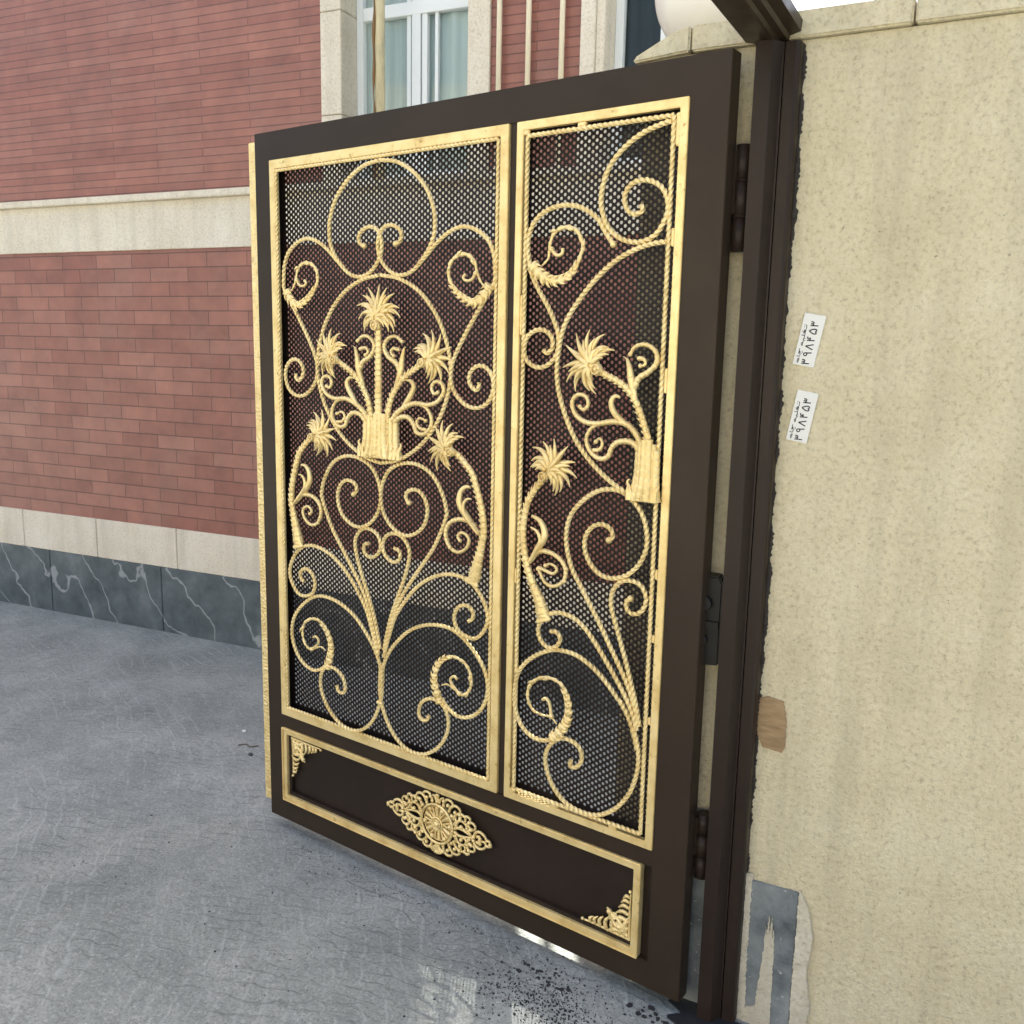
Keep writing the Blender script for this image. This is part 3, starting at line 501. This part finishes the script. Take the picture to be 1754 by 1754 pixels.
# perforated sheets
CX, PZ, HR = .0108, .0168, .0043
def perforated(x0, x1, z0, z1, hx0, hz0):
    y0, y1 = .036, .0375; n = 12; nx = int((x1-.012-hx0)/CX); nz = int((z1-.020-hz0)/PZ)
    ang = (np.arange(n)+.5)*2*PI/n; cc = np.stack([np.cos(ang), np.sin(ang)], 1)*HR
    k = np.minimum(CX/2/np.maximum(abs(np.cos(ang)), 1e-6), PZ/2/np.maximum(abs(np.sin(ang)), 1e-6)); rc = np.stack([np.cos(ang)*k, np.sin(ang)*k], 1)
    ca = math.atan2(PZ/2, CX/2)   # snap nearest samples to the corners so cells tile without gaps
    for c in (ca, PI-ca, PI+ca, 2*PI-ca):
        i = int(np.argmin(abs(((ang-c+PI) % (2*PI))-PI))); rc[i] = (CX/2*np.sign(math.cos(c)), PZ/2*np.sign(math.sin(c)))
    cen = []
    for i in range(nx):
        for j in range(nz): cen.append((hx0+CX*(i+.5), hz0+PZ*(j+.5+(.5 if i % 2 else 0))))
    cen = np.array(cen); m = len(cen); V = np.zeros((m, 3*n, 3))
    V[:, :n, 0] = cen[:, None, 0]+rc[:, 0]; V[:, :n, 2] = cen[:, None, 1]+rc[:, 1]; V[:, :n, 1] = y0
    V[:, n:2*n, 0] = cen[:, None, 0]+cc[:, 0]; V[:, n:2*n, 2] = cen[:, None, 1]+cc[:, 1]; V[:, n:2*n, 1] = y0
    V[:, 2*n:, :] = V[:, n:2*n, :]; V[:, 2*n:, 1] = y1
    a = np.arange(n); b = (a+1) % n
    F0 = np.concatenate([np.stack([a, b, n+b, n+a], 1), np.stack([n+a, n+b, 2*n+b, 2*n+a], 1)])
    F = (F0[None]+(np.arange(m)*3*n)[:, None, None]).reshape(-1, 4)
    X = hx0+nx*CX; Z = hz0+nz*PZ; extra = []
    for q in ([(x0, z0), (hx0, z0), (hx0, z1), (x0, z1)], [(X, z0), (x1, z0), (x1, z1), (X, z1)], [(hx0, z0), (X, z0), (X, hz0), (hx0, hz0)], [(hx0, Z+PZ/2), (X, Z+PZ/2), (X, z1), (hx0, z1)]): extra.append(q)
    for i in range(nx):
        xa = hx0+CX*i
        extra.append([(xa, hz0), (xa+CX, hz0), (xa+CX, hz0+PZ/2), (xa, hz0+PZ/2)] if i % 2 else [(xa, Z), (xa+CX, Z), (xa+CX, Z+PZ/2), (xa, Z+PZ/2)])
    E = np.array([[(p[0], y0, p[1]) for p in q] for q in extra]).reshape(-1, 3); base = V.shape[0]*V.shape[1]
    V = np.concatenate([V.reshape(-1, 3), E]); F = np.concatenate([F, base+np.arange(len(E)).reshape(-1, 4)])
    me = bpy.data.meshes.new("perforated_sheet"); me.vertices.add(len(V)); me.vertices.foreach_set("co", V.astype(np.float32).ravel())
    me.loops.add(F.size); me.loops.foreach_set("vertex_index", F.ravel().astype(np.int32)); me.polygons.add(len(F))
    me.polygons.foreach_set("loop_start", (np.arange(len(F))*4).astype(np.int32)); me.update(calc_edges=True); me.validate()
    me.materials.append(MESHM); return link(bpy.data.objects.new("perforated_sheet", me), leaf)
perforated(.0706, .9872, .3825, 2.166, .095, .412)
perforated(1.0105, 1.4766, .3825, 2.166, 1.030, .412)
# gold frames and twisted borders
f1 = ring_plate(.0712, .9866, .3832, 2.1655, .0265, -.0045, .012, "gold_frame", GOLD, leaf, .0015)
def border(x0, x1, z0, z1, parent, r=.0044, y=-.004):
    mb = MB()
    for a, b in (((x0, z0), (x0, z1)), ((x1, z0), (x1, z1)), ((x0, z0), (x1, z0)), ((x0, z1), (x1, z1))):
        tube(mb, [a, ((a[0]*2+b[0])/3, (a[1]*2+b[1])/3), ((a[0]+b[0]*2)/3, (a[1]+b[1]*2)/3), b], r=r, y=y)
    return mb.build("twisted_border", GOLD, parent)
border(.1035, .9543, .4155, 2.1332, f1)
f2 = ring_plate(1.0112, 1.4760, .3832, 2.1655, .0205, -.0045, .012, "gold_frame", GOLD, leaf, .0015)
border(1.0455, 1.4418, .4180, 2.1300, f2, .0050)
for x, z, dx, dz in ((1.0355, 1.70, .004, .05), (1.0355, 1.02, .004, .02), (1.4515, 1.55, .005, .028), (1.4515, 1.09, .005, .012), (1.4515, .72, .005, .010), (1.4515, .93, .005, .010), (1.452, 2.10, .006, .035), (1.20, 2.1395, .012, .005), (1.038, 2.1395, .010, .006), (1.038, .4085, .01, .006), (1.18, .4085, .012, .005), (1.36, .4085, .012, .005), (1.4515, 1.87, .005, .02)):
    MB().box(x-dx, x+dx, -.0035, .006, z-dz, z+dz).build("weld", GOLD, f2, .002)
def bar(name, curves, r=.0052, ball=.0085, y=-.006, parent=leaf):
    mb = MB()
    for c, e in curves: tube(mb, c, r=r, y=y, ends=ball if e else 0)
    return mb.build(name, GOLD, parent)
for nm, part, e in (('c1', 'twisted_ring', 0), ('s1', 'twisted_scroll', 1), ('heart', 'twisted_scroll', 1), ('small', 'twisted_scroll', 0), ('mid', 'twisted_scroll', 0), ('low', 'twisted_scroll', 0), ('drop', 'twisted_scroll', 0)):
    if nm == 'c1': bar(part, [(TW_L[nm], 0), (mir(TW_L[nm]), 0)])
    else:
        yy = {'heart': -.006, 'small': -.003, 'mid': -.009, 'low': -.005, 'drop': -.009}.get(nm, -.006)
        bar(part, [(TW_L[nm], e)], y=yy); bar(part, [(mir(TW_L[nm]), e)], y=yy)
bar("twisted_ring", [(TW_L['oval'], 0), (mir(TW_L['oval']), 0)])
bar("clasp", [([(.531, .545), (.538, .543), (.546, .543), (.553, .545)], 0)], r=.005, y=-.012)
for nm, e in (('top', 0), ('s', 1), ('arc', 0), ('big', 1), ('small', 1), ('mid', 0), ('low', 0), ('drop', 0)):
    bar("twisted_scroll", [(TW_R[nm], e)], r=.0055, y={'small': -.003, 'mid': -.009, 'arc': -.008}.get(nm, -.006))
# cast leaves and palms
def saw(s, p): return (s/p) % 1.0
def leafy(c, r0, r1):
    mb = MB()
    tube(mb, c, r=1.0, y=-.008, twist=False, flat=.7, rf=lambda t, s: (r0*.95*max(0, 1-t*2.6)+r1*min(1, (1-t)*2.2+.45)*1.12)*(.88+.16*math.sin(s*260)+.10*math.sin(s*610)))
    L = catmull(c, .002)[0]; n = len(L); k = 3; i = 0
    while k < n*.80:
        d = L[min(k+3, n-1)]-L[max(k-3, 0)]; d /= np.linalg.norm(d)+1e-9; q = np.array([-d[1], d[0]]); t = k/n; rr = r0*.95*max(0, 1-t*2.6)+r1
        for sg in ((-1, 1) if t < .35 else ((-1,) if i % 2 else (1,))):
            p0 = L[k]; p2 = p0+d*.018+q*sg*(rr+.0026)
            tube(mb, [tuple(p0), tuple(p0+d*.006+q*sg*rr*.8), tuple(p0+d*.013+q*sg*(rr+.0005)), tuple(p2)], r=.0044, y=-.012, twist=False, rf=lambda t, s: (.6+.7*math.sin(PI*min(1, t*1.2)))*(1-t)**.5+.05, step=.0015, flat=.7, nsec=7)
        k += 9 if t < .35 else 26; i += 1
    return mb
def leaf_set(D, keys, mirror):
    for a, a2 in keys:
        for mm in ((False, True) if mirror else (False,)):
            f = mir if mm else (lambda q: q)
            mb = leafy(f(D[a][0]), D[a][1], D[a][2]); tube(mb, f(D[a2][0]), r=D[a2][1], y=-.008, twist=False, ends=.0075, rf=lambda t, s: 1.0)
            mb.build("leaf_scroll", GOLD, leaf)
leaf_set(LEAF_L, (('a', 'a2'), ('b', 'b2')), True); leaf_set(LEAF_R, (('a', 'a2'), ('b', 'b2')), False)
def crown(mb, c, down, R=.050, seed=0, y=-.010, n=11):
    rng = random.Random(seed); up = down+PI
    for layer, (RR, nf, yy, wd, off) in enumerate(((1.0, n, 0, 1.0, 0), (.80, n-2, -.006, .95, .012), (.55, 7, -.011, .85, .010))):
        for k in range(nf):
            u = 2*k/(nf-1)-1; g = 1 if u > 0 else -1
            a = up+u*1.85+rng.uniform(-.06, .06); tot = g*(.25+1.75*min(1, abs(u)*1.25))*(1.0 if abs(u) < .9 else .75); r_ = R*1.10*RR*(1+rng.uniform(-.06, .06))*(1.06 if abs(u) < .75 else .92)
            P = []; x, z = c[0]-off*math.cos(up)*.3+.14*r_*math.cos(a), c[1]-off*math.sin(up)*.3+.14*r_*math.sin(a); th = a-tot*.16
            for q in range(7):
                P.append((x, z)); x += r_*.165*math.cos(th); z += r_*.165*math.sin(th); th += tot*.17
            tube(mb, P, r=.0084*wd, y=y+yy, twist=False, step=.002, flat=.75, nsec=6, rf=lambda t, s: (.62+.62*math.sin(PI*min(1, .15+t*.95)))*(1-t*.97)**.42)
    kx, kz = c[0]+math.cos(down)*R*.34, c[1]+math.sin(down)*R*.34
    mb.ball((c[0], y-.002, c[1]), R*.36, 14, 9, (1, .4, 1)); mb.ball((kx, y-.008, kz), R*.23, 14, 9, (1, .6, 1))
    tube(mb, [(kx+R*.18*math.cos(a), kz+R*.18*math.sin(a)) for a in (0, 1, 2, 3, 4, 5, 6.2)], r=.0022, y=y-.0175, twist=False, nsec=6); mb.ball((kx, y-.0175, kz), R*.07, 10, 7)
def prof(t, r0, r1):
    m = min(r0, r1*1.45); return m+(r1-m)*t**.8+(r0-m)*max(0, 1-t*3.6)**1.3
def trunk(mb, c, r0, r1, y=-.010, p=.017):
    tube(mb, c, r=1.0, y=y, twist=False, flat=.7, rf=lambda t, s: prof(t, r0, r1)*(.90+.16*saw(s, p*1.6)))
    Q = catmull(c, .002)[0]; n = len(Q)
    for k in range(5, n-5, 8):
        d = Q[k+3]-Q[k-3]; d /= np.linalg.norm(d)+1e-9; q = np.array([-d[1], d[0]]); rr = prof(k/n, r0, r1)
        for sg in (-1, 1):
            p0 = Q[k]+q*sg*rr*.5
            tube(mb, [tuple(p0), tuple(p0+d*.004+q*sg*.003), tuple(p0+d*.007+q*sg*rr*.5), tuple(p0+d*.009+q*sg*(rr*.6+.001))], r=.0030, y=y-.004, twist=False, step=.0015, nsec=6, rf=lambda t, s: (1-t)**.5+.05)
        tube(mb, [tuple(Q[k]-q*rr*.5), tuple(Q[k]+d*.004), tuple(Q[k]+q*rr*.5)], r=.0016, y=y-rr*.66, twist=False, step=.002, nsec=6)
def belly(c, r, y=-.010, mb=None, ends=0):
    tube(mb, c, r=1.0, y=y, twist=False, flat=.8, ends=ends, rf=lambda t, s: r*(.45+.75*math.sin(PI*min(1, .12+t*.9))**.8))
def curl(mb, c, r=.0052, ball=.0072, y=-.009):
    tube(mb, c, r=1.0, y=y, twist=False, ends=0, rf=lambda t, s: r*(1.35-.6*t)*(.86+.24*saw(s, .013)))
    mb.ball((c[-1][0], y, c[-1][1]), ball*.8)
def ang(a, b): return math.atan2(b[1]-a[1], b[0]-a[0])
def palm_side(D, f, seed, R=.052, clo=True):
    mb = MB(); T_ = f(D['trunk']+[D['crown']]); trunk(mb, T_, .0215, .0085)
    b0, b1 = T_[0], T_[1]; d = ang(b1, b0)
    for k in range(7):
        a = d+PI+(k-3)*.20; q = (b0[0]+.016*math.cos(d)+(k-3)*.0065*math.cos(d+PI/2), b0[1]+.010*math.sin(d)+(k-3)*.0065*math.sin(d+PI/2))
        L_ = .064-abs(k-3)*.006; tube(mb, [q, (q[0]+L_*.5*math.cos(a), q[1]+L_*.5*math.sin(a)), (q[0]+L_*math.cos(a+.1*(k-3)), q[1]+L_*math.sin(a+.1*(k-3)))], r=.0065, y=-.016, twist=False, rf=lambda t, s: (1-t)**.5+.05, flat=.7)
    o = mb.build("palm_ornament", GOLD, leaf)
    mb = MB(); cr = f([D['crown']])[0]; crown(mb, cr, ang(cr, T_[-2]), R*1.16, seed); mb.build("palm_crown", GOLD, o)
    mb = MB(); belly(f(D['leaf']), .0085, mb=mb, ends=.005)
    L2 = f(D['leaf']); belly([(x_*.75+L2[0][0]*.25, z_*.75+L2[0][1]*.25) for x_, z_ in L2], .005, -.015, mb); curl(mb, f(D['spir']), .0055)
    if 'spc' in D: curl(mb, f(D['spc']), .004)
    sp = f(D['spir']); m_ = sp[len(sp)//2]
    for k in (2, 4, 5): mb.ball((sp[k][0]+.004, -.013, sp[k][1]), .0062, 10, 7)
    mb.build("branch_leaf", GOLD, o)
idn = lambda q: q
palm_side(PALM_L, idn, 1); palm_side(PALM_L, mir, 2); palm_side(PALM_R, idn, 3, .054)
def bunch(D, sides, base, centre_trunk):
    mb = MB(); (x0, z0), (x1, _), (x2, z2), (x3, _) = base; rng = random.Random(9); ns = 8
    for k in range(ns):
        u = k/(ns-1)+rng.uniform(-.03, .03); a = (x0+(x1-x0)*u, z0+rng.uniform(-.004, .006)); b = (x2+(x3-x2)*u+rng.uniform(-.003, .003), z2+.035*rng.random()-.005); ph = rng.random()
        tube(mb, [a, (a[0]*.35+b[0]*.65, a[1]*.80+b[1]*.20), (a[0]*.04+b[0]*.96, a[1]*.55+b[1]*.45), (b[0], a[1]*.2+b[1]*.8), b], r=.0080+.0022*rng.random(), y=-.006-.010*math.sin(PI*min(1, max(0, u)))-.003*(k % 2), twist=False, step=.002, rf=lambda t, s, ph=ph: 1.12-.25*t+.16*saw(s+ph*.02, .019))
    for k in range(11):
        u = k/10; q = x0+(x1-x0)*u; L_ = .026+.020*rng.random()
        tube(mb, [(q, z0-.003), (q+.003*(u-.5), z0+L_*.5), (q+(u-.5)*.016+.004, z0+L_)], r=.0075, y=-.018, twist=False, rf=lambda t, s: (1-t)**.5+.05, flat=.6)
    for sg, xx in ((-1, x0), (1, x1)):
        if centre_trunk or sg < 0:
            tube(mb, [(xx+sg*.002, z0), (xx-sg*.002, z0+.02), (xx+sg*.008, z0+.040), (xx+sg*.001, z0+.047)], r=.006, y=-.012, twist=False, rf=lambda t, s: (1-t)**.5+.1)
    o = mb.build("palm_cluster", GOLD, leaf)
    if centre_trunk:
        mb = MB(); trunk(mb, D['trunk'][0:]+[D['crown']], .0155, .0100, -.015, .013); mb.build("palm_trunk", GOLD, o)
        mb = MB(); crown(mb, (D['crown'][0]-.002, D['crown'][1]-.010), -PI/2, .070, 5, -.016, 13); mb.build("palm_crown", GOLD, o)
    for f in sides:
        mb = MB(); trunk(mb, f(D['side']+[D.get('sidecrown', D['crown'])]), .0135, .0075, -.011); mb.build("palm_trunk", GOLD, o)
        mb = MB(); cc = f([D.get('sidecrown', D['crown'])])[0]; crown(mb, cc, ang(cc, f(D['side'])[-2]), .062 if centre_trunk else .066, 6); mb.build("palm_crown", GOLD, o)
        mb = MB(); belly(f(D['fork']), .0080, -.010, mb); fk = f(D['fork']); 
        tube(mb, [fk[-2], fk[-1], (fk[-1][0]-.010*(1 if f is mir or not centre_trunk else -1), fk[-1][1]+.004)], r=.005, y=-.012, twist=False, rf=lambda t, s: 1-t*.9)
        curl(mb, f(D['ring']), .0062); curl(mb, f(D['ringc']), .0045); curl(mb, f(D['scr']), .0062); belly(f(D['leaf']), .0070, -.010, mb, .005)
        curl(mb, f(D['low']), .0060); curl(mb, f(D['lowc']), .0040)
        mb.build("branch_leaf", GOLD, o)
bunch(PALM_C, (idn, mir), PALM_C['base'], True); bunch(PALM_RC, (idn,), PALM_RC['base'], False)
# medallion on the kick panel
mc = (.767, .217)
mb = MB(); n = 72
for i in range(n):
    pass
mb.cyl(mc, .059, .006, .012, 48, 'y', .059); med = mb.build("medallion", GOLD, leaf)
def circ(c, r, a0=0, a1=2*PI, n=24, sx=1, sz=1): return [(c[0]+sx*r*math.cos(a0+(a1-a0)*k/n), c[1]+sz*r*math.sin(a0+(a1-a0)*k/n)) for k in range(n+1)]
mb = MB(); tube(mb, circ(mc, .0605), r=.0040, y=-.005, twist=False, step=.003); tube(mb, circ(mc, .0530), r=.0018, y=.000, twist=False, step=.003); mb.build("medallion_rim", GOLD, med)
mb = MB()
for k in range(12):
    a = 2*PI*k/12+.1
    if k % 2: P = [(mc[0]+r_*math.cos(a), mc[1]+r_*math.sin(a)) for r_ in (.018, .03, .042, .051)]; tube(mb, P, r=1, y=.001, twist=False, step=.002, rf=lambda t, s: .0042+.0035*t, flat=.8)
    else:
        for q in (-.16, .16): P = [(mc[0]+r_*math.cos(a+q*r_/.04), mc[1]+r_*math.sin(a+q*r_/.04)) for r_ in (.018, .03, .042, .050)]; tube(mb, P, r=.0032, y=.001, twist=False, step=.002)
        mb.ball((mc[0]+.049*math.cos(a), -.002, mc[1]+.049*math.sin(a)), .0072, 10, 7)
mb.build("petals", GOLD, med)
mb = MB(); tube(mb, circ(mc, .0195, n=18), r=.0034, y=-.004, twist=False); tube(mb, circ(mc, .0135, n=18), r=.0022, y=-.007, twist=False); mb.ball((mc[0], -.006, mc[1]), .0105, 18, 12, (1, .8, 1)); mb.build("boss", GOLD, med)
QM = [[(64,4),(80,12),(104,10),(128,3),(142,6)], [(140,2),(146,20),(164,26),(182,17),(186,4),(176,-2),(166,3)], [(128,6),(114,22),(118,40),(134,46),(146,38),(143,26),(133,25)],
 [(70,12),(78,32),(96,38),(110,30),(110,16),(99,13),(94,21)], [(62,34),(72,52),(90,60),(106,54),(108,42),(98,36),(90,42)], [(104,54),(116,60),(126,54),(124,44)],
 [(42,50),(50,68),(66,78),(82,74),(88,62),(79,54),(70,59)], [(22,62),(26,80),(40,90),(56,86),(60,74),(50,68),(42,73)], [(4,64),(8,78),(18,88),(26,82)], [(0,66),(0,80),(2,92)], [(60,16),(70,24),(68,40),(58,44)], [(150,6),(158,12),(166,8)], [(186,6),(196,10),(204,2)], [(84,44),(92,50),(88,58)], [(112,30),(122,30),(128,22)]]
mb = MB()
for sx in (1, -1):
    for sz in (1, -1):
        for q in QM:
            P = [(mc[0]+sx*x_*.00098, mc[1]+sz*z_*.00098) for x_, z_ in q]
            tube(mb, P, r=1, y=.002-.003*random.random(), twist=False, step=.002, nsec=6, rf=lambda t, s: .0050*(1.1-.5*t)*(.85+.3*saw(s, .008)))
            mb.ball((P[-1][0], -.003, P[-1][1]), .0060, 9, 6)
for k in range(7): a = -PI/2+(k-3)*.30; tube(mb, [(mc[0]+.004*(k-3)/3, mc[1]-.068), (mc[0]+.018*math.cos(a), mc[1]-.070+.012*math.sin(a)), (mc[0]+.030*math.cos(a), mc[1]-.070+.026*math.sin(a))], r=.0042, y=-.002, twist=False, nsec=6, rf=lambda t, s: .5+.6*t)
mb.build("lace_scrolls", GOLD, med)
def corner(cx, cz, sx, sz):
    mb = MB(); P = lambda x_, z_: (cx+sx*x_, cz+sz*z_)
    tube(mb, [P(0, .004), P(.05, .004), P(.10, .005), P(.14, .004)], r=.0046, y=.004, twist=False, rf=lambda t, s: 1.1-.5*t); tube(mb, [P(.004, 0), P(.004, .04), P(.005, .09), P(.004, .13)], r=.0042, y=.004, twist=False, rf=lambda t, s: 1.1-.5*t)
    mb.ball((*P(.145, .006)[:1], .002, P(.145, .006)[1]), .0048); mb.ball((P(.005, .137)[0], .002, P(.005, .137)[1]), .0048)
    for k, t_ in enumerate((.012, .030, .050, .070, .088, .104, .118)):
        h = .060*(1-t_/.15)+.006; r_ = .0066*(1-t_/.28)
        for fl in (0, 1):
            q = [(t_, .006), (t_+.006, .006+h*.45), (t_-.002, .006+h*.85), (t_-.010 if k < 3 else t_-.006, .006+h)]
            if fl: q = [(b, a) for a, b in q]
            tube(mb, [P(*w_) for w_ in q], r=r_, y=.002, twist=False, nsec=6, rf=lambda t, s: (.5+.8*math.sin(PI*min(1, t+.1)))*(.85+.25*saw(s, .007)))
    for q in ([(.02, .02), (.042, .030), (.056, .048), (.052, .062), (.040, .060)], [(.02, .02), (.030, .042), (.048, .056), (.062, .052), (.060, .040)], [(.045, .045), (.058, .060), (.070, .070)]):
        tube(mb, [P(*w_) for w_ in q], r=.005, y=-.001, twist=False, rf=lambda t, s: 1.2-.7*t)
    mb.ball((P(.062, .062)[0], -.002, P(.062, .062)[1]), .0075, 12, 8); mb.ball((P(.03, .03)[0], -.001, P(.03, .03)[1]), .009, 12, 8)
    return mb.build("corner_ornament", GOLD, leaf)
corner(.112, .309, 1, -1); corner(1.424, .109, -1, 1)
# hinges
for z0, z1 in ((1.838, 2.062), (.330, .500)):
    h = (z1-z0)/3; mb = MB()
    mb.cyl((1.586, .052), .0172, z0, z0+h-.002, 28); mb.cyl((1.586, .052), .0186, z0+h, z0+2*h-.001, 28); mb.cyl((1.586, .052), .0172, z0+2*h+.001, z1, 28)
    mb.cyl((1.586, .052), .0195, z0+h-.003, z0+h, 28); mb.cyl((1.586, .052), .0195, z0+2*h-.001, z0+2*h+.001, 28)
    hg = mb.build("hinge", BROWN_D, leaf)
    MB().box(1.5695, 1.578, .036, .060, z0+h+.004, z1-.01).build("hinge_plate", BROWN_D, hg, .001)
# ------------------------------------------------------------ the house across the street (beyond the right end of the wall)
nb = thing("street_house", "pale rendered house across the yard beyond the end of the brick wall", "house", (9.5, 24, -.044), math.radians(-20))
NBW = m_stone("pale_render", (.42, .36, .30), (.50, .43, .36), (.56, .49, .42), .2, 2)
MB().box(0, 12, 0, 6, 0, 9).build("wall", NBW, nb)
for i in range(4):
    for j in range(3):
        f = frame_boxes(MB(), .8+i*2.8, 2.2+i*2.8, 1.0+j*2.9, 2.5+j*2.9, .08, -.04, .02).build("window", WHITE, nb); MB().box(.88+i*2.8, 2.12+i*2.8, -.01, .01, 1.08+j*2.9, 2.42+j*2.9).build("pane", DARKIN, f)
MB().box(-.2, 12.2, -.3, 6.2, 9, 9.2).build("roof", NBW, nb)
# unseen street facade behind the camera, added for warm bounce and reflections
sf = thing("bounce_facade", "unseen pale stone facade added across the street to bounce and reflect light", "house", (4.5, -13.5, -.044), math.radians(170))
wm = MB(); wm.box(-12, 12, 0, .4, 0, 6.5); wm.build("wall", CREAM, sf)
